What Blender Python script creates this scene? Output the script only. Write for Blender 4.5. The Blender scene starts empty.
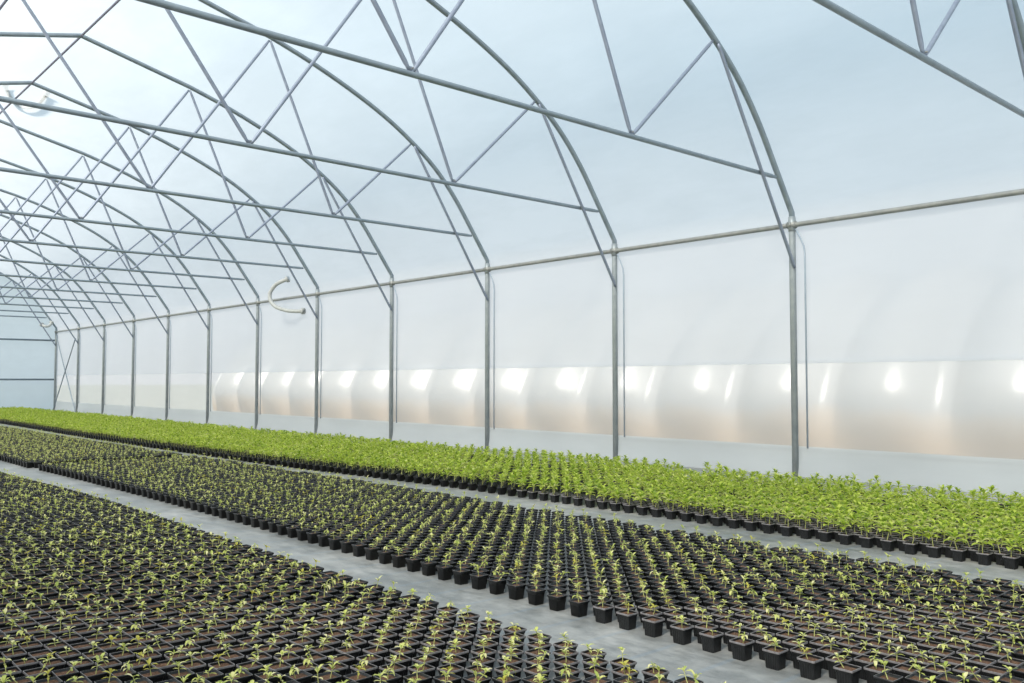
import bpy, math, random
import numpy as np
from mathutils import Vector, Matrix

R = random.Random(11)
NR = np.random.RandomState(5)
scene = bpy.context.scene
COL = scene.collection

# ------------------------------------------------------------------ place
CAM_H = 1.2                     # camera height above the ground cloth
XR = 10.124                     # right side wall
XC = 4.145                      # ridge line
HALF = XR - XC
XL = XC - HALF                  # left side wall
Y0 = 5.9376                     # first full arch frame on the right
STEP = 3.0
NS = list(range(-1, 12))        # arch frames in view, far end = 11
YEND = Y0 + STEP * 11
YBACK = -4.5
F_PX, YAW, PITCH = 883.16, math.radians(41.905), math.radians(2.558)
ROLL = math.radians(0.055)


def project(x, y, z):
    z = z - CAM_H
    c, s = math.cos(YAW), math.sin(YAW)
    r = x * c - y * s
    fw = x * s + y * c
    cp, sp = math.cos(PITCH), math.sin(PITCH)
    d = fw * cp + z * sp
    u = -fw * sp + z * cp
    if d < 0.2:
        return None
    return 512 + F_PX * r / d, 341.5 - F_PX * u / d, d


# ------------------------------------------------------------------ materials
def mat(name):
    m = bpy.data.materials.new(name)
    m.use_nodes = True
    nt = m.node_tree
    nt.nodes.clear()
    out = nt.nodes.new('ShaderNodeOutputMaterial')
    return m, nt, out


def N(nt, t, **kw):
    n = nt.nodes.new(t)
    for k, v in kw.items():
        if k.startswith('i_'):
            n.inputs[k[2:].replace('_', ' ')].default_value = v
        else:
            setattr(n, k, v)
    return n


def L(nt, a, ao, b, bi):
    nt.links.new(a.outputs[ao], b.inputs[bi])


def noise(nt, scale, detail=4, rough=.55, coord='Object', stretch=None):
    tc = N(nt, 'ShaderNodeTexCoord')
    n = N(nt, 'ShaderNodeTexNoise')
    n.inputs['Scale'].default_value = scale
    n.inputs['Detail'].default_value = detail
    n.inputs['Roughness'].default_value = rough
    if stretch:
        mp = N(nt, 'ShaderNodeMapping')
        mp.inputs['Scale'].default_value = stretch
        L(nt, tc, coord, mp, 'Vector')
        L(nt, mp, 'Vector', n, 'Vector')
    else:
        L(nt, tc, coord, n, 'Vector')
    return n


def ramp(nt, src, out, stops):
    r = N(nt, 'ShaderNodeValToRGB')
    while len(r.color_ramp.elements) < len(stops):
        r.color_ramp.elements.new(.5)
    for e, (p, c) in zip(r.color_ramp.elements, stops):
        e.position = p
        e.color = (*c, 1)
    L(nt, src, out, r, 'Fac')
    return r


def steel(name, c1, c2, rough=.45, metal=.55):
    m, nt, out = mat(name)
    b = N(nt, 'ShaderNodeBsdfPrincipled')
    n = noise(nt, 9, 5)
    r = ramp(nt, n, 'Fac', [(.3, c1), (.7, c2)])
    L(nt, r, 'Color', b, 'Base Color')
    b.inputs['Roughness'].default_value = rough
    b.inputs['Metallic'].default_value = metal
    L(nt, b, 'BSDF', out, 'Surface')
    return m


def film(name, clear, col_t=(.93, .95, .97), trans=.78, gloss=.05, dirt=.06, wr=1.0):
    """milky polyethylene film: part clear, part scattering through, a little sheen"""
    m, nt, out = mat(name)
    n = noise(nt, 1.6 * wr, 6, .6, stretch=(1, .35, 1.6))
    n2 = noise(nt, .35 * wr, 3, .5)
    mul = N(nt, 'ShaderNodeMath', operation='MULTIPLY')
    L(nt, n, 'Fac', mul, 0)
    L(nt, n2, 'Fac', mul, 1)
    lo = tuple(c * (1 - dirt) for c in col_t)
    r = ramp(nt, mul, 'Value', [(.14, lo), (.36, col_t)])
    tl = N(nt, 'ShaderNodeBsdfTranslucent')
    L(nt, r, 'Color', tl, 'Color')
    df = N(nt, 'ShaderNodeBsdfDiffuse')
    L(nt, r, 'Color', df, 'Color')
    m1 = N(nt, 'ShaderNodeMixShader')
    m1.inputs['Fac'].default_value = 1 - trans
    L(nt, tl, 'BSDF', m1, 1)
    L(nt, df, 'BSDF', m1, 2)
    gl = N(nt, 'ShaderNodeBsdfGlossy')
    gl.inputs['Roughness'].default_value = .3
    m2 = N(nt, 'ShaderNodeMixShader')
    m2.inputs['Fac'].default_value = gloss
    L(nt, m1, 'Shader', m2, 1)
    L(nt, gl, 'BSDF', m2, 2)
    tp = N(nt, 'ShaderNodeBsdfTransparent')
    tp.inputs['Color'].default_value = (.97, .98, .99, 1)
    m3 = N(nt, 'ShaderNodeMixShader')
    m3.inputs['Fac'].default_value = clear
    L(nt, m2, 'Shader', m3, 1)
    L(nt, tp, 'BSDF', m3, 2)
    L(nt, m3, 'Shader', out, 'Surface')
    return m


def leafmat(name, cols, trans=.45, rough=.45):
    m, nt, out = mat(name)
    g = N(nt, 'ShaderNodeNewGeometry')
    r = ramp(nt, g, 'Random Per Island', cols)
    b = N(nt, 'ShaderNodeBsdfPrincipled')
    L(nt, r, 'Color', b, 'Base Color')
    b.inputs['Roughness'].default_value = rough
    t = N(nt, 'ShaderNodeBsdfTranslucent')
    L(nt, r, 'Color', t, 'Color')
    mx = N(nt, 'ShaderNodeMixShader')
    mx.inputs['Fac'].default_value = trans
    L(nt, b, 'BSDF', mx, 1)
    L(nt, t, 'BSDF', mx, 2)
    L(nt, mx, 'Shader', out, 'Surface')
    return m


def plain(name, c1, c2, scale=20, rough=.6, bump=0, spec=.5):
    m, nt, out = mat(name)
    b = N(nt, 'ShaderNodeBsdfPrincipled')
    n = noise(nt, scale, 5)
    r = ramp(nt, n, 'Fac', [(.3, c1), (.7, c2)])
    L(nt, r, 'Color', b, 'Base Color')
    b.inputs['Roughness'].default_value = rough
    b.inputs['Specular IOR Level'].default_value = spec
    if bump:
        bp = N(nt, 'ShaderNodeBump')
        bp.inputs['Strength'].default_value = bump
        bp.inputs['Distance'].default_value = .01
        L(nt, n, 'Fac', bp, 'Height')
        L(nt, bp, 'Normal', b, 'Normal')
    L(nt, b, 'BSDF', out, 'Surface')
    return m


M_STEEL = steel('galvanised_steel', (.23, .275, .31), (.30, .35, .385), .45, .4)
M_WEB = steel('strut_steel', (.23, .26, .33), (.30, .34, .41), .45, .4)
M_ROD = steel('pale_rod_steel', (.30, .36, .43), (.38, .44, .50), .5, .2)
M_POST = steel('galvanised_post', (.30, .335, .35), (.39, .42, .425), .5, .35)
M_RAIL = steel('rail_steel', (.25, .26, .245), (.34, .34, .32), .5, .3)
M_PURL = steel('purlin_steel', (.20, .20, .26), (.26, .25, .32), .5, .3)
M_FILM = film('roof_film', .50, (.95, .96, .97), .80, .04, .12)
M_FILME = film('end_film', .14, (.80, .89, .95), .82, .03, .05)
M_FILMW = film('wall_film', .22, (.905, .915, .945), .75, .05, .03)
M_FILML = film('lower_wall_film', .50, (.95, .95, .95), .75, .05, .03)
M_SKIRT = film('skirt_film', .08, (.68, .71, .72), .6, .04, .08)
M_HOSE = plain('hose_plastic', (.42, .43, .41), (.52, .53, .51), 12, .5)
M_POT = plain('pot_plastic', (.006, .0065, .007), (.013, .014, .015), 30, .42, 0, .35)
M_RIM = plain('rim_highlight', (.11, .105, .11), (.22, .21, .215), 90, .38)  # sky highlight along the rim put into a lighter plastic colour
M_SOIL = plain('potting_soil', (.055, .03, .02), (.20, .118, .078), 140, .95, .8, .1)
M_STEM = plain('stem_green', (.33, .36, .10), (.42, .42, .16), 60, .5)
M_LEAF = leafmat('young_leaf', [(0, (.34, .43, .08)), (.4, (.58, .64, .17)), (.8, (.74, .74, .27)), (1, (.84, .80, .46))])
M_LEAFY = leafmat('yellowish_leaf', [(0, (.50, .48, .07)), (1, (.62, .58, .12))])
M_TALL = leafmat('green_leaf', [(0, (.17, .28, .02)), (.4, (.44, .56, .06)), (.85, (.60, .68, .12)), (1, (.72, .74, .30))], .5)


def floor_mat():
    m, nt, out = mat('ground_cloth')
    tc = N(nt, 'ShaderNodeTexCoord')
    n1 = noise(nt, .9, 6, .65)
    n2 = noise(nt, 9, 7, .75, stretch=(1, .45, 1))
    r1 = ramp(nt, n1, 'Fac', [(.3, (.19, .20, .195)), (.55, (.33, .33, .315)), (.75, (.47, .455, .425))])
    r2 = ramp(nt, n2, 'Fac', [(.36, (.40, .42, .43)), (.62, (1, 1, 1))])
    mul = N(nt, 'ShaderNodeMixRGB', blend_type='MULTIPLY')
    mul.inputs['Fac'].default_value = .75
    L(nt, r1, 'Color', mul, 'Color1')
    L(nt, r2, 'Color', mul, 'Color2')
    # woven tapes and blue guide threads across the cloth
    w = N(nt, 'ShaderNodeTexWave', wave_type='BANDS', bands_direction='Y')
    w.inputs['Scale'].default_value = 1.05
    w.inputs['Distortion'].default_value = .25
    L(nt, tc, 'Object', w, 'Vector')
    rw = ramp(nt, w, 'Fac', [(.965, (0, 0, 0)), (.995, (1, 1, 1))])
    mb = N(nt, 'ShaderNodeMixRGB')
    mb.inputs['Color2'].default_value = (.12, .22, .33, 1)
    sc = N(nt, 'ShaderNodeMath', operation='MULTIPLY')
    sc.inputs[1].default_value = .16
    L(nt, rw, 'Color', sc, 0)
    L(nt, sc, 'Value', mb, 'Fac')
    L(nt, mul, 'Color', mb, 'Color1')
    # spilt earth
    n3 = noise(nt, 2.6, 7, .75)
    re = ramp(nt, n3, 'Fac', [(.57, (0, 0, 0)), (.72, (.6, .6, .6))])
    me = N(nt, 'ShaderNodeMixRGB')
    me.inputs['Color2'].default_value = (.115, .095, .075, 1)
    L(nt, re, 'Color', me, 'Fac')
    L(nt, mb, 'Color', me, 'Color1')
    b = N(nt, 'ShaderNodeBsdfPrincipled')
    L(nt, me, 'Color', b, 'Base Color')
    rr = ramp(nt, n2, 'Fac', [(.3, (.30, .30, .30)), (.7, (.52, .52, .52))])
    L(nt, rr, 'Color', b, 'Roughness')
    bp = N(nt, 'ShaderNodeBump')
    bp.inputs['Strength'].default_value = .25
    bp.inputs['Distance'].default_value = .02
    L(nt, n2, 'Fac', bp, 'Height')
    L(nt, bp, 'Normal', b, 'Normal')
    L(nt, b, 'BSDF', out, 'Surface')
    return m


M_FLOOR = floor_mat()
M_FIELD = plain('dry_field', (.34, .33, .28), (.44, .42, .36), .5, .9, 0, .2)


# ------------------------------------------------------------------ mesh helpers
def link_mesh(name, v, f, mats, parent=None, mi=None, smooth=True):
    me = bpy.data.meshes.new(name)
    me.from_pydata([tuple(p) for p in v], [], f)
    for m in (mats if isinstance(mats, (list, tuple)) else [mats]):
        me.materials.append(m)
    if mi is not None:
        me.polygons.foreach_set('material_index', np.asarray(mi, np.int32))
    if smooth:
        me.polygons.foreach_set('use_smooth', np.ones(len(f), bool))
    me.update()
    o = bpy.data.objects.new(name, me)
    COL.objects.link(o)
    if parent is not None:
        o.parent = parent
    return o


def tag(o, label=None, cat=None, group=None, kind=None):
    if label:
        o['label'] = label
    if cat:
        o['category'] = cat
    if group:
        o['group'] = group
    if kind:
        o['kind'] = kind
    return o


def empty(name, loc):
    o = bpy.data.objects.new(name, None)
    o.empty_display_size = .05
    o.location = loc
    COL.objects.link(o)
    return o


def tube(pts, r, seg=10, caps=True, radii=None, v=None, f=None):
    v = [] if v is None else v
    f = [] if f is None else f
    pts = [Vector(p) for p in pts]
    n = len(pts)
    base = len(v)
    up = None
    for i, p in enumerate(pts):
        t = (pts[min(i + 1, n - 1)] - pts[max(i - 1, 0)]).normalized()
        if up is None:
            a = Vector((0, 0, 1)) if abs(t.z) < .9 else Vector((0, 1, 0))
            up = (a - t * a.dot(t)).normalized()
        else:
            up = (up - t * up.dot(t)).normalized()
        s = t.cross(up)
        rr = radii[i] if radii else r
        for k in range(seg):
            a = 2 * math.pi * k / seg
            v.append(p + (up * math.cos(a) + s * math.sin(a)) * rr)
    for i in range(n - 1):
        for k in range(seg):
            a, b = base + i * seg + k, base + i * seg + (k + 1) % seg
            f.append((a, b, b + seg, a + seg))
    if caps:
        f.append(tuple(base + k for k in reversed(range(seg))))
        f.append(tuple(base + (n - 1) * seg + k for k in range(seg)))
    return v, f


def flat_end_tube(a, b, r, seg=10):
    """round tube with flattened bolted ends"""
    a, b = Vector(a), Vector(b)
    d = (b - a)
    ln = d.length
    d.normalize()
    e = min(.09, ln * .2)
    return tube([a, a + d * e * .6, a + d * e, b - d * e, b - d * e * .6, b], r, seg, radii=[r * .75, r * .8, r, r, r * .8, r * .75])


def catmull(P, n=6):
    out = []
    for i in range(len(P) - 1):
        p0 = P[max(i - 1, 0)]
        p1, p2 = P[i], P[i + 1]
        p3 = P[min(i + 2, len(P) - 1)]
        for k in range(n):
            t = k / n
            out.append(tuple(.5 * ((2 * b) + (-a + c) * t + (2 * a - 5 * b + 4 * c - d) * t * t + (-a + 3 * b - 3 * c + d) * t ** 3)
                             for a, b, c, d in zip(p0, p1, p2, p3)))
    out.append(tuple(P[-1]))
    return out


# arch profile: (offset from the ridge, height), right half from eave to ridge
Z = lambda h: h + CAM_H
ARC = [(5.979, Z(2.14)), (5.60, Z(2.67)), (5.22, Z(3.18)), (4.80, Z(3.62)), (4.31, Z(3.985)), (3.78, Z(4.30)), (3.13, Z(4.60)), (2.40, Z(4.88)), (1.77, Z(5.08)), (0, Z(5.515))]
ARC_S = catmull(ARC[:-1], 4) + [ARC[-1]]
ZC = Z(2.545)
V1, V2 = 2.86, 0.06
U1, U2 = (4.30, Z(3.93)), (1.774, Z(5.02))
Z_STRUT = Z(1.43)
Z_EAVE = Z(1.985)

ORD = ['zeroth', 'first', 'second', 'third', 'fourth', 'fifth', 'sixth', 'seventh', 'eighth', 'ninth', 'tenth', 'eleventh', 'twelfth',
       'thirteenth', 'fourteenth', 'fifteenth', 'sixteenth', 'seventeenth', 'eighteenth', 'nineteenth', 'twentieth']


def ordinal(n):
    if n < len(ORD):
        return ORD[n]
    s = 'th' if 10 <= n % 100 <= 20 else {1: 'st', 2: 'nd', 3: 'rd'}.get(n % 10, 'th')
    return f'{n}{s}'


# ------------------------------------------------------------------ shell: ground, films
def grid_sheet(fn, nu, nv):
    v = [fn(i / nu, j / nv) for i in range(nu + 1) for j in range(nv + 1)]
    f = [(i * (nv + 1) + j, (i + 1) * (nv + 1) + j, (i + 1) * (nv + 1) + j + 1, i * (nv + 1) + j + 1) for i in range(nu) for j in range(nv)]
    return v, f


v, f = grid_sheet(lambda a, b: (XL - .1 + a * (XR - XL + .2), YBACK + b * (YEND + .2 - YBACK), .0), 20, 60)
tag(link_mesh('floor', v, f, M_FLOOR), kind='structure')

v, f = grid_sheet(lambda a, b: (-150 + 400 * a, -150 + 450 * b, -.06), 8, 8)
tag(link_mesh('outside_ground', v, f, M_FIELD), kind='structure')

# roof film, laid over the arches and drawn tight between them
OUTS = .055
prof = [(-x, z) for x, z in ARC_S] + [(x, z) for x, z in reversed(ARC_S[:-1])]
prof = [(-HALF, Z_EAVE + .0)] + prof + [(HALF, Z_EAVE + .0)]


def offset_profile(P, d):
    out = []
    for i, (x, z) in enumerate(P):
        a, b = P[max(i - 1, 0)], P[min(i + 1, len(P) - 1)]
        tx, tz = b[0] - a[0], b[1] - a[1]
        l = math.hypot(tx, tz)
        out.append((x - tz / l * d, z + tx / l * d))
    return out


profo = offset_profile(prof, OUTS)
YS = [YBACK + i * (YEND + .17 - YBACK) / 174 for i in range(175)]
v, f = [], []
for y in YS:
    ph = ((y - Y0) / STEP) % 1
    sag = -.03 * math.sin(math.pi * ph) ** 2
    P = offset_profile(prof, OUTS + sag)
    edge = [min(1, min(i, len(P) - 1 - i) / 4) for i in range(len(P))]
    for (x, z), (xo, zo), e in zip(P, profo, edge):
        v.append((XC + xo + (x - xo) * e, y, zo + (z - zo) * e))
n = len(prof)
for i in range(len(YS) - 1):
    for k in range(n - 1):
        f.append((i * n + k, i * n + k + 1, (i + 1) * n + k + 1, (i + 1) * n + k))
tag(link_mesh('ceiling', v, f, M_FILM), kind='structure')

# side walls: upper film, clearer roll-up film below the lap, pale skirt at the ground
Z_LAP, Z_SK = Z(.222), Z(-.86)


def wall_sheet(x, z0, z1, bulge, sgn, nz):
    def fn(a, b):
        y = YBACK + a * (YEND + .16 - YBACK)
        z = z0 + b * (z1 - z0)
        ph = ((y - Y0) / STEP) % 1
        w = bulge * math.sin(math.pi * ph) ** 2 * math.sin(math.pi * b)
        w += .006 * math.sin(y * 7.3 + z * 3) * math.sin(math.pi * b)
        return (x + sgn * (OUTS + w), y, z)
    return grid_sheet(fn, 290, nz)


for side, x, s in (('right', XR, 1), ('left', XL, -1)):
    v, f = wall_sheet(x, Z_LAP, Z_EAVE, .04, s, 8)
    mi = [0] * len(f)
    v2, f2 = wall_sheet(x, Z_SK, Z_LAP + .05, .06, s, 8)
    k = len(v)
    v += [(p[0] + s * .012, p[1], p[2]) for p in v2]
    f += [tuple(i + k for i in q) for q in f2]
    mi += [1] * len(f2)
    tag(link_mesh('wall_' + side, v, f, [M_FILMW, M_FILML], mi=mi), kind='structure')
    v, f = wall_sheet(x, 0, Z_SK + .04, .0, s, 3)
    v = [(p[0] - s * .02 - s * .05 * (1 - p[2] / Z_SK) ** 2, p[1], p[2]) for p in v]
    tag(link_mesh('baseboard_' + side, v, f, M_SKIRT), kind='structure')


def end_sheet(y):
    v, f = [], []
    for x, z in profo:
        v += [(XC + x, y, 0), (XC + x, y, z * .5), (XC + x, y, z)]
    for i in range(len(profo) - 1):
        for j in range(2):
            f.append((i * 3 + j, (i + 1) * 3 + j, (i + 1) * 3 + j + 1, i * 3 + j + 1))
    return v, f


for nm, y in (('wall_far', YEND + .155), ('wall_near', YBACK)):
    v, f = end_sheet(y)
    tag(link_mesh(nm, v, f, M_FILME, smooth=False), kind='structure')

# ------------------------------------------------------------------ arch frames
def arch_frame(n):
    y = Y0 + STEP * n
    k = 11 - n
    if n == -1:
        lab = 'grey steel arch frame nearest the camera, only its tie bar showing at top right'
    elif n == 11:
        lab = 'grey steel arch frame standing against the far end wall'
    elif n == 0:
        lab = 'grey steel arch frame nearest the camera with its whole right post showing'
    else:
        lab = f'grey steel arch frame with tie bar and V struts, {ordinal(k)} before the far end wall'
    root = tag(empty('arch_frame', (XC, y, 0)), lab, 'arch frame', 'arch frames of the greenhouse')
    def part(nm, vf, m, parent=root):
        return link_mesh(nm, vf[0], vf[1], m, parent)
    both = [(-x, 0, z) for x, z in ARC_S] + [(x, 0, z) for x, z in reversed(ARC_S[:-1])]
    both = [(-HALF, 0, Z(1.95))] + both + [(HALF, 0, Z(1.95))]
    part('arch_pipe', tube(both, .036, 12), M_STEEL)
    for s in (1, -1):
        v, f = tube([(s * HALF, 0, 0), (s * HALF, 0, Z(1.95)), (s * HALF, 0, Z(2.03))], .041, 14)
        tube([(s * HALF, 0, Z(1.90)), (s * HALF, 0, Z(2.09))], .046, 14, v=v, f=f)
        post = part('post', (v, f), M_POST)
        v, f = tube([(s * HALF, -.055, Z_EAVE), (s * HALF, .055, Z_EAVE)], .05, 12)
        tube([(s * (HALF - .05), -.0, Z_EAVE - .03), (s * (HALF - .05), -.0, Z_EAVE + .03)], .012, 8, v=v, f=f)
        part('rail_clamp', (v, f), M_RAIL)
    part('tie_bar', flat_end_tube((-5.61, 0, ZC), (5.61, 0, ZC), .026, 12), M_STEEL)
    for s in (1, -1):
        yy = .0
        part('web_strut', flat_end_tube((s * (V1 + .012), yy, ZC + .02), (s * U1[0], yy, U1[1]), .021), M_WEB)
        part('web_strut', flat_end_tube((s * (V1 - .012), yy, ZC + .02), (s * U2[0], yy, U2[1]), .021), M_WEB)
        part('web_strut', flat_end_tube((V2 + s * .012, yy, ZC + .02), (s * (U2[0] - .02), yy, U2[1]), .021), M_WEB)
        part('knee_brace', flat_end_tube((s * (U1[0] + .05), -.045, U1[1] - .03), (s * (HALF - .035), -.05, Z_STRUT), .022), M_WEB)
    for xx in (-V1, V2, V1):
        v = [(xx - .025, .012, ZC + .01), (xx + .025, .012, ZC + .01), (xx + .022, .012, ZC + .06), (xx - .022, .012, ZC + .06)]
        v += [(a, -.012, c) for a, b, c in v]
        f = [(0, 1, 2, 3), (7, 6, 5, 4), (0, 4, 5, 1), (1, 5, 6, 2), (2, 6, 7, 3), (3, 7, 4, 0)]
        g = link_mesh('gusset', v, f, M_WEB, root, smooth=False)
        v, f = [], []
        tube([(xx, -.03, ZC + .045), (xx, .03, ZC + .045)], .008, 6, v=v, f=f)
        link_mesh('bolt', v, f, M_RAIL, g, smooth=False)
    if n >= 0:
        # thin rod held off the film beside the post
        x, yo = HALF + .02, -.16
        v, f = tube([(x - .02, -.05, Z(1.93)), (x, -.10, Z(1.82)), (x, -.15, Z(1.70)), (x, yo, Z(1.6)), (x, yo, Z(-.84))], .011, 8)
        part('guide_rod', (v, f), M_ROD)
    return root


for n_ in NS:
    arch_frame(n_)

# long rails
def long_tube(name, x, z, r, m, y0=YBACK, y1=YEND):
    v, f = tube([(x, y0 + (y1 - y0) * i / 30, z) for i in range(31)], r, 12)
    return link_mesh(name, v, f, m)


tag(long_tube('eave_rail', XR, Z_EAVE, .032, M_RAIL), 'long pale steel eave rail running along the top of the right film wall', 'rail')
tag(long_tube('ridge_purlin', XC, Z(5.515) - .012, .018, M_PURL), 'thin purplish ridge pipe joining the arch peaks', 'purlin')
tag(long_tube('roof_purlin', XC - 1.42, Z(5.165) - .05, .018, M_PURL), 'thin purplish roof pipe in the top left corner beyond the ridge', 'purlin')

# crossed rods in the last bay of the right wall
root = tag(empty('cross_brace', (XR - .03, YEND - 1.5, 0)), 'thin crossed steel rods bracing the last bay of the right wall', 'brace')
for z0, z1, dx in ((.03, Z(1.88), 0), (Z(1.62), .02, -.05)):
    v, f = flat_end_tube((dx, -1.40, z0), (dx, 1.40, z1), .02)
    link_mesh('rod', v, f, M_STEEL, root)

# far end wall frame
root = tag(empty('end_frame', (XC, YEND + .1, 0)), 'grey steel frame of two rails and posts holding the far end film', 'frame')
for z in (Z(1.64), Z(.06)):
    v, f = tube([(-HALF, .0, z), (HALF, .0, z)], .035, 10)
    link_mesh('end_rail', v, f, M_STEEL, root)
for x in (-1.6, 1.6):
    v, f = tube([(x, 0, 0), (x, 0, Z(5.0))], .035, 10)
    link_mesh('end_post', v, f, M_STEEL, root)


# inflation hoses joining the double films
def hose(pts, r, lab):
    P = catmull(pts, 12)
    rad = [r * (1 + .06 * (i % 2)) for i in range(len(P))]
    v, f = tube(P, r, 14, radii=rad)
    root = link_mesh('inflation_hose', v, f, M_HOSE)
    tag(root, lab, 'hose', 'inflation hoses between the films')
    for a, b in ((P[0], P[1]), (P[-1], P[-2])):
        d = (Vector(b) - Vector(a)).normalized() * .05
        v, f = tube([Vector(a), Vector(a) + d], r * 1.7, 14)
        link_mesh('collar', v, f, M_HOSE, root)


hose([(9.98, 19.05, Z(2.42)), (9.82, 19.35, Z(2.30)), (9.74, 19.52, Z(2.06)), (9.78, 19.38, Z(1.80)), (9.94, 19.0, Z(1.66)), (10.12, 18.55, Z(1.63))], .046,
     'pale curved air hose bridging roof and wall film at the right eave')
hose([(3.86, 18.65, Z(5.60)), (4.05, 19.24, Z(5.60)), (4.25, 19.73, Z(5.60)), (4.38, 19.82, Z(5.57)), (4.49, 19.74, Z(5.54)), (4.57, 19.45, Z(5.52)), (4.57, 19.01, Z(5.52)), (4.53, 18.45, Z(5.53))], .036,
     'faint U-shaped air hose lying across the ridge, behind the roof film at upper left')
hose([(9.58, YEND + .03, Z(2.27)), (9.66, YEND - .12, Z(2.20)), (9.76, YEND - .16, Z(2.19)), (9.86, YEND - .14, Z(2.26)), (9.93, YEND - .1, Z(2.38))], .05,
     'small pale air hose in the far corner of the end wall')

# ------------------------------------------------------------------ tunnel added outside to throw sun glints through the wall
def glint_tunnel():
    y0, y1, per, r = -6.0, 33.0, 1.93, 3.7
    cx = 14.2 + r
    root = tag(empty('added_glint_tunnel', (cx, 10, 0)), 'white plastic tunnel added outside to make glints seen through the right film wall', 'added tunnel')
    ny = int((y1 - y0) / per * 10)
    v, f = [], []
    na = 26
    for i in range(ny + 1):
        y = y0 + (y1 - y0) * i / ny
        ph = (y / per) % 1
        for k in range(na + 1):
            a = math.pi * k / na
            rr = r - .0 + .55 * math.sin(math.pi * ph) * min(1, max(0, math.sin(a)) * 5)  # deep scallops shaped so the bays catch the sun as glints
            v.append((-math.cos(a) * rr, y - 10, .0 + math.sin(a) * rr * .82))
    for i in range(ny):
        for k in range(na):
            f.append((i * (na + 1) + k, i * (na + 1) + k + 1, (i + 1) * (na + 1) + k + 1, (i + 1) * (na + 1) + k))
    link_mesh('film_cover', v, f, M_GLINT_FILM, root)
    for j in range(int((y1 - y0) / per) + 1):
        y = math.ceil(y0 / per) * per + j * per
        if y > y1:
            break
        v, f = tube([(-math.cos(math.pi * k / 20) * (r - .04), y - 10, math.sin(math.pi * k / 20) * (r - .04) * .82) for k in range(21)], .03, 8)
        link_mesh('hoop', v, f, M_STEEL, root)


M_GLINT_FILM, nt, out = mat('added_tunnel_film')
tc = N(nt, 'ShaderNodeTexCoord')
sx = N(nt, 'ShaderNodeSeparateXYZ')
L(nt, tc, 'Object', sx, 'Vector')
nn = noise(nt, .8, 4)
ad = N(nt, 'ShaderNodeMath', operation='MULTIPLY_ADD')
ad.inputs[1].default_value = .5
L(nt, nn, 'Fac', ad, 0)
L(nt, sx, 'Z', ad, 2)
rp = ramp(nt, ad, 'Value', [(.45, (.52, .38, .255)), (.95, (.46, .39, .325)), (1.0, (.38, .375, .37))])  # warm band painted low on the added film, duller above so glints stand out
rp.color_ramp.elements[1].position = .8
pb = N(nt, 'ShaderNodeBsdfPrincipled')
L(nt, rp, 'Color', pb, 'Base Color')
pb.inputs['Roughness'].default_value = .31
pb.inputs['Specular IOR Level'].default_value = .5
L(nt, pb, 'BSDF', out, 'Surface')

# ------------------------------------------------------------------ pots and seedlings
PA, PH = .0796, .078             # pot width at the rim, height


def octo(h, c, z):
    return [(h, -c, z), (h, c, z), (c, h, z), (-c, h, z), (-h, c, z), (-h, -c, z), (-c, -h, z), (c, -h, z)]


POT_MI = {}


def pot_mesh(fine):
    """tapered square pot with cut corners, rolled rim and inner wall"""
    h = PA / 2
    if fine:
        rings = [(.76, 0), (.775, .003), (.83, .040), (.87, .066), (.875, .067), (.985, .0685), (1.0, .070), (1.0, .0765), (.988, PH), (.955, PH), (.94, .0765), (.90, .058)]
    else:
        rings = [(.76, 0), (.87, .067), (1.0, .0685), (1.0, PH), (.95, PH), (.90, .058)]
    v, f = [], []
    for s, z in rings:
        v += octo(h * s, h * s * (.92 if z > .066 else .84), z)
    for i in range(len(rings) - 1):
        for k in range(8):
            a, b = i * 8 + k, i * 8 + (k + 1) % 8
            f.append((a, b, b + 8, a + 8))
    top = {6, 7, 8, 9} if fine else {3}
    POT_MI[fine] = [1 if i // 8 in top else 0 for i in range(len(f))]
    f.append(tuple(reversed(range(8))))
    if fine:    # shallow ribs down the sides
        for ang in range(4):
            for off in (-.55, -.18, .18, .55):
                b = len(v)
                m = Matrix.Rotation(ang * math.pi / 2, 3, 'Z')
                for s, z in ((.772, .002), (.865, .062)):
                    for dx, dy in ((0, -.0016), (.0013, 0), (0, .0016)):
                        v.append(tuple(m @ Vector((h * s + dx - .0002, off * h * .9 * s + dy, z))))
                f += [(b, b + 1, b + 4, b + 3), (b + 1, b + 2, b + 5, b + 4)]
    return v, f


def soil_mesh(fine, rnd):
    h = PA / 2 * .92
    z = .0675
    if not fine:
        return octo(h, h * .9, z), [tuple(range(8))]
    v, f = [], []
    n = 7
    for i in range(n):
        for j in range(n):
            x, y = (i / (n - 1) * 2 - 1) * h, (j / (n - 1) * 2 - 1) * h
            e = max(abs(x), abs(y)) / h
            if abs(x) + abs(y) > h * 1.9:
                x, y = x * .95, y * .95
            v.append((x, y, z + (0 if e > .99 else rnd.uniform(-.002, .0045))))
    for i in range(n - 1):
        for j in range(n - 1):
            a = i * n + j
            f.append((a, a + n, a + n + 1, a + 1))
    return v, f


def leaf(v, f, base, az, length, width, rise, droop, segs=3, fold=.18):
    """a blade with a folded midrib, arching out from the stem"""
    ca, sa = math.cos(az), math.sin(az)
    rows = []
    x, z = 0.0, 0.0
    ang = rise
    st = length / segs
    prof = {1: [.25, 0], 2: [.16, 1, .05], 3: [.14, .85, .9, .04], 4: [.12, .7, 1, .7, .04]}[segs]
    b0 = len(v)
    for i in range(segs + 1):
        w = width / 2 * prof[i]
        for s in (-1, 0, 1):
            lx, ly, lz = x, s * w, z + (abs(s) * w * fold * 2)
            v.append((base[0] + lx * ca - ly * sa, base[1] + lx * sa + ly * ca, base[2] + lz))
        x += math.cos(ang) * st
        z += math.sin(ang) * st
        ang -= droop / segs
    for i in range(segs):
        a = b0 + i * 3
        f += [(a, a + 1, a + 4, a + 3), (a + 1, a + 2, a + 5, a + 4)]


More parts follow.
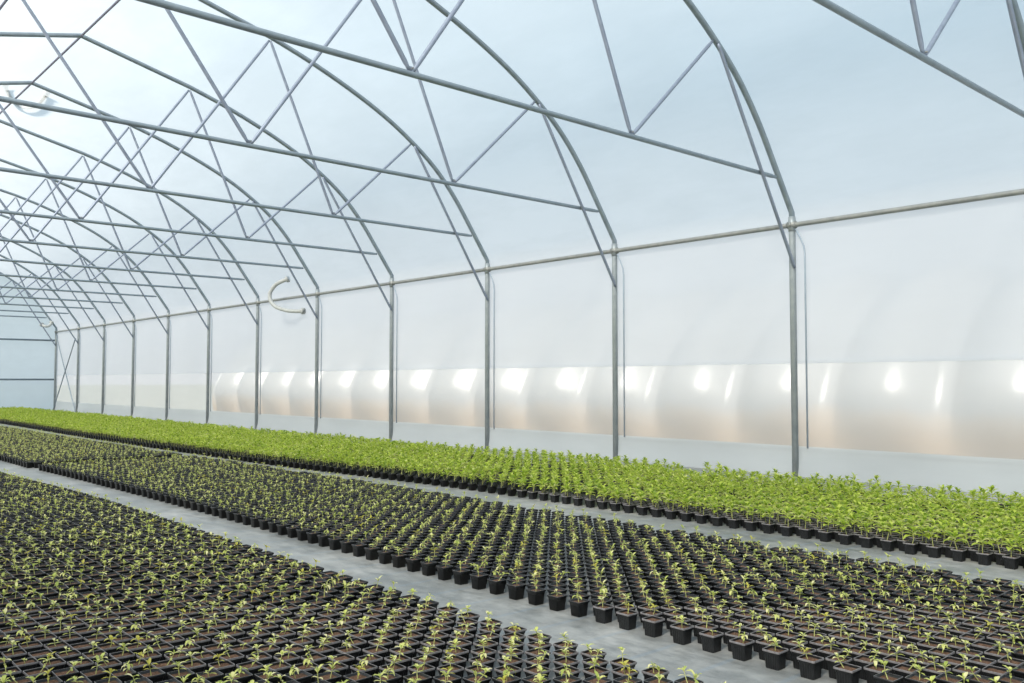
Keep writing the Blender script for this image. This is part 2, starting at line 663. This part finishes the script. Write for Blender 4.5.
def stem(v, f, base, top, r0, r1, seg=4, bow=0.0):
    b, t = Vector(base), Vector(top)
    mid = (b + t) / 2 + Vector((bow, bow * .5, 0))
    P = [b, mid, t]
    tube(P, r0, seg, caps=False, radii=[r0, (r0 + r1) / 2, r1], v=v, f=f)


def small_seedling(style, rnd, segs=3):
    """returns stem verts/faces and leaf verts/faces; base on the soil"""
    sv, sf, lv, lf = [], [], [], []
    z0 = .066
    H = {'upright': .046, 'leaning': .040, 'drooping': .038, 'two-leaved': .030, 'bushy': .044, 'tiny': .018, 'yellowish': .036}[style] * rnd.uniform(.9, 1.12)
    off = rnd.uniform(.0, .012)
    az = rnd.uniform(0, 6.28)
    lean = {'leaning': .03}.get(style, .008)
    bx, by = math.cos(az) * off, math.sin(az) * off
    tx, ty = bx + math.cos(az) * lean, by + math.sin(az) * lean
    stem(sv, sf, (bx, by, z0), (tx, ty, z0 + H), .0019, .0013, 5, rnd.uniform(-.004, .004))
    top = (tx, ty, z0 + H)
    def at(t):
        return (bx + (tx - bx) * t, by + (ty - by) * t, z0 + H * t)
    a0 = rnd.uniform(0, 6.28)
    if style != 'tiny':
        for s in (0, math.pi):          # cotyledons
            leaf(lv, lf, at(.62), a0 + s + rnd.uniform(-.3, .3), rnd.uniform(.024, .033), .0095, .15, .7, segs)
    nl = {'upright': 4, 'leaning': 4, 'drooping': 4, 'two-leaved': 2, 'bushy': 7, 'tiny': 2, 'yellowish': 4}[style]
    for k in range(nl):
        a = a0 + math.pi / 2 + k * (math.pi if nl == 2 else 2.4) + rnd.uniform(-.35, .35)
        if style == 'drooping':
            rise, dr = .1, 1.9
        elif style in ('tiny', 'two-leaved'):
            rise, dr = .45, .8
        else:
            rise, dr = rnd.uniform(.35, 1.1), rnd.uniform(.7, 1.3)
        t = 1 - .1 * (k // 2)
        leaf(lv, lf, at(t), a, rnd.uniform(.026, .042) * (.6 if style == 'tiny' else 1) * (1 - .05 * k), rnd.uniform(.0115, .0155), rise, dr, segs)
    for k in range(2):                   # growing tip
        if style not in ('tiny', 'two-leaved'):
            leaf(lv, lf, top, a0 + k * 3.0, .016, .006, 1.15, .5, 2)
    return sv, sf, lv, lf


def tall_seedling(style, rnd, segs=3):
    sv, sf, lv, lf = [], [], [], []
    z0 = .066
    H = {'straight': .118, 'spreading': .105, 'slender': .13, 'leaning': .112, 'stocky': .092}[style] * rnd.uniform(.93, 1.08)
    az = rnd.uniform(0, 6.28)
    lean = .042 if style == 'leaning' else rnd.uniform(.008, .024)
    tx, ty = math.cos(az) * lean, math.sin(az) * lean
    bx, by = rnd.uniform(-.014, .014), rnd.uniform(-.014, .014)
    tx, ty = tx + bx, ty + by
    stem(sv, sf, (bx, by, z0), (tx, ty, z0 + H), .0026, .0018, 5, rnd.uniform(-.006, .006))
    def at(t):
        return (bx + (tx - bx) * t, by + (ty - by) * t, z0 + H * t)
    a0 = rnd.uniform(0, 6.28)
    nl = {'straight': 10, 'spreading': 11, 'slender': 9, 'leaning': 10, 'stocky': 12}[style]
    for k in range(nl):
        t = .48 + .52 * (k + 1) / nl
        a = a0 + k * 2.4 + rnd.uniform(-.3, .3)
        ln = rnd.uniform(.054, .082) * (1.0 - .35 * max(0, t - .8) / .2)
        if style == 'spreading':
            ln *= 1.15
        leaf(lv, lf, at(t), a, ln, ln * rnd.uniform(.42, .52), .25 + .75 * (t - .48) / .52, rnd.uniform(.8, 1.4), segs)
    for k in range(3):
        leaf(lv, lf, at(1), a0 + k * 2.1, .026, .011, 1.1, .6, 2)
    return sv, sf, lv, lf


SMALL = ['upright', 'upright', 'leaning', 'drooping', 'two-leaved', 'bushy', 'bushy', 'tiny', 'yellowish', 'upright', 'leaning', 'drooping']
TALL = ['straight', 'straight', 'spreading', 'spreading', 'slender', 'leaning', 'leaning', 'stocky', 'stocky', 'straight']

# ---- lattice of pot centres (pots stand on every other square, like a chequer board)
A = .080


def lattice(xf, rows, y_phase, ymin, ymax, direction, jitter=.0013):
    """rows of pots along the house; row 0 is the row on the aisle; xf(y) bends the bed's edge"""
    out = []
    for r in range(rows):
        k0 = int(math.floor((ymin - y_phase) / (2 * A)))
        k1 = int(math.ceil((ymax - y_phase) / (2 * A)))
        for k in range(k0, k1 + 1):
            y = y_phase + 2 * A * k + (A if r % 2 else 0)
            x = xf(y) + direction * A * r
            out.append((x + R.gauss(0, jitter), y + R.gauss(0, jitter), r, k))
    return out


def smooth(a, b, t):
    t = min(1, max(0, (t - a) / (b - a)))
    return t * t * (3 - 2 * t)


near = lattice(lambda y: 2.715 + .02 * math.sin(y * .9) - .10 * smooth(9, 13, y), 27, 2.377, 1.0, 37.5, -1)
mid = lattice(lambda y: 3.325 + .015 * math.sin(y * .8 + 1) - .05 * smooth(11.5, 13.5, y) - (.04 if y > 13.45 else 0) - .05 * smooth(14, 17, y), 27, 2.22, .9, 37.5, 1)
mid = [p for p in mid if not (13.25 < p[1] < 13.5)]
mid = [p for p in mid if not (p[2] == 26 and R.random() < .3)]
far = lattice(lambda y: 6.205 - .33 * smooth(7, 13, y) - .05 * smooth(13, 17, y) + .15 * smooth(19, 28, y), 34, 2.12, 1.0, 37.8, 1)


far = [p for p in far if not (p[2] >= 27 and p[1] < 7 and R.random() < .45)]


def keep(p, margin=330):
    q = project(p[0], p[1], .05)
    return q is not None and -margin < q[0] < 1024 + margin and q[1] < 683 + margin * .9


def in_frame(p, z=.06):
    q = project(p[0], p[1], z)
    return q is not None and 3 < q[0] < 1021 and q[1] < 676


near, mid, far = [p for p in near if keep(p)], [p for p in mid if keep(p)], [p for p in far if keep(p)]

# ---- choose the individuals: the 300 of each kind that show largest
small_all = [('near', p) for p in near] + [('mid', p) for p in mid]
vis = [(project(p[0], p[1], .05)[2], b, p) for b, p in small_all if in_frame(p)]
vis.sort(key=lambda t: t[0])
small_ind = [(b, p) for d, b, p in vis[:300]]
visf = sorted(((project(p[0], p[1], .12)[2] - .0, p) for p in far if in_frame(p)), key=lambda t: t[0])
# front rows hide those behind them: rank by depth, the first rows a little favoured
visf.sort(key=lambda t: t[0] + .12 * t[1][2])
tall_ind = [p for d, p in visf[:300]]

# position of each pot counted along its own row from the picture's edge
def counts(points):
    rows = {}
    for p in points:
        if in_frame(p):
            rows.setdefault(p[2], []).append(p)
    out = {}
    for r, ps in rows.items():
        ps.sort(key=lambda p: p[1])
        q = project(ps[0][0], ps[0][1], .06)
        edge = 'picture bottom' if q[1] > 655 else 'right edge'
        for i, p in enumerate(ps):
            out[p] = (i + 1, edge)
    return out


CN = {'near': counts(near), 'mid': counts(mid), 'far': counts(far)}

# ---- meshes shared by the copies
def raw_mesh(name, vf, m, smooth_=True):
    me = bpy.data.meshes.new(name)
    me.from_pydata([tuple(p) for p in vf[0]], [], vf[1])
    me.materials.append(m)
    if smooth_:
        me.polygons.foreach_set('use_smooth', np.ones(len(vf[1]), bool))
    me.update()
    return me


ME_POT = raw_mesh('pot', pot_mesh(True), M_POT, False)
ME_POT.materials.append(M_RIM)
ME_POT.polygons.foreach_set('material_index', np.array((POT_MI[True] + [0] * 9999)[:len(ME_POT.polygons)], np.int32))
rs = random.Random(3)
ME_SOIL = [raw_mesh('soil', soil_mesh(True, rs), M_SOIL) for _ in range(3)]
small_var, tall_var = [], []
for st in SMALL:
    sv, sf, lv, lf = small_seedling(st, rs, 4)
    small_var.append((st, raw_mesh('stem', (sv, sf), M_STEM), raw_mesh('foliage', (lv, lf), M_LEAFY if st == 'yellowish' else M_LEAF)))
for st in TALL:
    sv, sf, lv, lf = tall_seedling(st, rs, 4)
    tall_var.append((st, raw_mesh('stem', (sv, sf), M_STEM), raw_mesh('foliage', (lv, lf), M_TALL)))


def make_potted(name, stem_me, leaf_me):
    root = bpy.data.objects.new(name, None)
    root.empty_display_size = .03
    COL.objects.link(root)
    for nm, me in (('pot', ME_POT), ('soil', ME_SOIL[0]), ('stem', stem_me), ('foliage', leaf_me)):
        if me is None:
            continue
        o = bpy.data.objects.new(nm, me)
        o.parent = root
        COL.objects.link(o)
    return root


def copy_potted(src):
    c = src.copy()
    COL.objects.link(c)
    for ch in src.children:
        d = ch.copy()
        d.parent = c
        COL.objects.link(d)
        if d.name.startswith('soil'):
            d.data = R.choice(ME_SOIL)
    return c


PROTO = {}


def potted(name, key, stem_me, leaf_me):
    if (name, key) not in PROTO:
        PROTO[(name, key)] = make_potted(name, stem_me, leaf_me)
        return PROTO[(name, key)]
    return copy_potted(PROTO[(name, key)])


ROWN = lambda r, fr='aisle': 'edge row by the aisle' if r == 0 else f'{ordinal(r + 1)} row from the aisle'
for bed, p in small_ind:
    x, y, r, k = p
    cnt, edge = CN[bed][p]
    if R.random() < .05:
        o = potted('potted_seedling', 'bare', None, None)
        look, sc = 'bare soil', 1
    else:
        i = R.randrange(len(SMALL))
        o = potted('potted_seedling', i, small_var[i][1], small_var[i][2])
        look = SMALL[i] + ' seedling'
    o.location = (x, y, 0)
    o.rotation_euler = (0, 0, R.choice((0, 1, 2, 3)) * math.pi / 2 + R.gauss(0, .02))
    row = 'edge row' if r == 0 else f'{ordinal(r + 1)} row'
    bedn = 'near bed' if bed == 'near' else 'middle bed'
    tag(o, f'{look} in black pot, {bedn}, {row} from front aisle, {ordinal(cnt)} from {edge}', 'potted seedling', f'small potted seedlings in the {bedn}')
for p in tall_ind:
    x, y, r, k = p
    cnt, edge = CN['far'][p]
    i = R.randrange(len(TALL))
    o = potted('tall_potted_seedling', i, tall_var[i][1], tall_var[i][2])
    o.location = (x, y, 0)
    o.rotation_euler = (0, 0, R.choice((0, 1, 2, 3)) * math.pi / 2 + R.gauss(0, .02))
    row = 'aisle-edge row' if r == 0 else f'{ordinal(r + 1)} row from aisle'
    tag(o, f'{TALL[i]} leafy seedling in black pot, far bed, {row}, {ordinal(cnt)} from {edge}', 'potted seedling', 'tall potted seedlings in the far bed')


# ---- the rest, one object per kind
def pack(vf_list):
    """[(verts, faces, material index)] -> arrays"""
    V, LOOPS, SIZES, MI, off = [], [], [], [], 0
    for v, f, m in vf_list:
        V += [tuple(p) for p in v]
        for iq, q in enumerate(f):
            LOOPS += [i + off for i in q]
            SIZES.append(len(q))
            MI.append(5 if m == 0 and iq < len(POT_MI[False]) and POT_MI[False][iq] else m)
        off += len(v)
    return np.array(V, np.float32), np.array(LOOPS, np.int32), np.array(SIZES, np.int32), np.array(MI, np.int32)


def scatter(name, protos, placements, mats):
    """placements: (proto index, x, y, angle, scale)"""
    Vs, Ls, Ss, Ms, off = [], [], [], [], 0
    for pi, x, y, a, s in placements:
        v, lp, sz, mi = protos[pi]
        c, sn = math.cos(a), math.sin(a)
        w = np.empty_like(v)
        w[:, 0] = (v[:, 0] * c - v[:, 1] * sn) + x
        w[:, 1] = (v[:, 0] * sn + v[:, 1] * c) + y
        w[:, 2] = np.where(v[:, 2] > .07, .07 + (v[:, 2] - .07) * s, v[:, 2]) if s != 1 else v[:, 2]
        Vs.append(w)
        Ls.append(lp + off)
        Ss.append(sz)
        Ms.append(mi)
        off += len(v)
    V, Lp, Sz, Mi = np.concatenate(Vs), np.concatenate(Ls), np.concatenate(Ss), np.concatenate(Ms)
    me = bpy.data.meshes.new(name)
    me.vertices.add(len(V))
    me.vertices.foreach_set('co', V.ravel())
    me.loops.add(len(Lp))
    me.loops.foreach_set('vertex_index', Lp)
    me.polygons.add(len(Sz))
    st = np.zeros(len(Sz), np.int32)
    st[1:] = np.cumsum(Sz)[:-1]
    me.polygons.foreach_set('loop_start', st)
    me.polygons.foreach_set('loop_total', Sz)
    for m in mats:
        me.materials.append(m)
    me.polygons.foreach_set('material_index', Mi)
    me.update(calc_edges=True)
    me.validate()
    o = bpy.data.objects.new(name, me)
    COL.objects.link(o)
    return o


def protos(styles, maker, segs, n_extra=1):
    out = []
    for st in styles * n_extra:
        sv, sf, lv, lf = maker(st, rs, segs)
        pv, pf = pot_mesh(False)
        gv, gf = soil_mesh(False, rs)
        out.append(pack([(pv, pf, 0), (gv, gf, 1), (sv, sf, 2), (lv, lf, 4 if st == 'yellowish' else 3)]))
    return out


pv, pf = pot_mesh(False)
gv, gf = soil_mesh(False, rs)
BARE = [pack([(pv, pf, 0), (gv, gf, 1)])]
PS = protos(SMALL, small_seedling, 3) + protos(SMALL, small_seedling, 2) + BARE
PT = protos(TALL, tall_seedling, 3) + protos(TALL, tall_seedling, 2)
chosen = {p for b, p in small_ind}
pl = []
for b, p in small_all:
    if p in chosen:
        continue
    d = project(p[0], p[1], .05)[2]
    i = R.randrange(len(SMALL)) + (0 if d < 7 else len(SMALL))
    if R.random() < .05:
        i = len(PS) - 1
    pl.append((i, p[0], p[1], R.choice((0, 1, 2, 3)) * math.pi / 2 + R.gauss(0, .02), R.uniform(.85, 1.25)))
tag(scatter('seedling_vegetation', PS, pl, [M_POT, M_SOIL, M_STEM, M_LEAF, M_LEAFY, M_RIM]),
    'endless small potted seedlings filling the near and middle beds toward the far end', 'seedlings', kind='stuff')
chosen = set(tall_ind)
pl = []
for p in far:
    if p in chosen:
        continue
    d = project(p[0], p[1], .05)[2]
    i = R.randrange(len(TALL)) + (0 if d < 8 else len(TALL))
    pl.append((i, p[0], p[1], R.choice((0, 1, 2, 3)) * math.pi / 2 + R.gauss(0, .02), R.uniform(.75, 1.25)))
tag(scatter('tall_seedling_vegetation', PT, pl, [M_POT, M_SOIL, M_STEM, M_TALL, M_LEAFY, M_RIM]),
    'bright green belt of tall potted seedlings along the right film wall', 'seedlings', kind='stuff')

glint_tunnel()

# ------------------------------------------------------------------ light
w = bpy.data.worlds.new('sky')
scene.world = w
w.use_nodes = True
nt = w.node_tree
nt.nodes.clear()
out = nt.nodes.new('ShaderNodeOutputWorld')
bg = nt.nodes.new('ShaderNodeBackground')
tc = nt.nodes.new('ShaderNodeTexCoord')
sx = nt.nodes.new('ShaderNodeSeparateXYZ')
nt.links.new(tc.outputs['Generated'], sx.inputs[0])
r = ramp(nt, sx, 'Z', [(0, (.92, .93, .94)), (.10, (.86, .92, .95)), (.35, (.62, .80, .92)), (1, (.45, .68, .90))])
nt.links.new(r.outputs['Color'], bg.inputs['Color'])
bg.inputs['Strength'].default_value = .93
nt.links.new(bg.outputs['Background'], out.inputs['Surface'])

sun = bpy.data.lights.new('sun', 'SUN')
sun.energy = 6.6
sun.angle = math.radians(12)
sun.color = (1, .94, .84)
so = bpy.data.objects.new('sun', sun)
to_sun = Vector((-.72, -.25, .64)).normalized()
so.rotation_euler = to_sun.to_track_quat('Z', 'Y').to_euler()
so.location = (-20, -30, 40)
COL.objects.link(so)

# ------------------------------------------------------------------ camera
cam = bpy.data.cameras.new('camera')
cam.sensor_width = 36
cam.sensor_fit = 'HORIZONTAL'
cam.lens = F_PX * 36 / 1024
cam.clip_start = .05
cam.clip_end = 500
co = bpy.data.objects.new('camera', cam)
fwd = Vector((math.sin(YAW) * math.cos(PITCH), math.cos(YAW) * math.cos(PITCH), math.sin(PITCH)))
q = fwd.to_track_quat('-Z', 'Y')
co.rotation_euler = q.to_euler()
co.location = (0, 0, CAM_H)
COL.objects.link(co)
scene.camera = co

scene.view_settings.view_transform = 'Standard'
scene.view_settings.look = 'None'
scene.view_settings.gamma = 1
scene.view_settings.use_curve_mapping = False
scene.view_settings.exposure = 0.0
scene.cycles.use_denoising = True
scene.cycles.max_bounces = 10
scene.cycles.diffuse_bounces = 5
scene.cycles.transmission_bounces = 6
scene.cycles.transparent_max_bounces = 16
scene.cycles.sample_clamp_indirect = 6
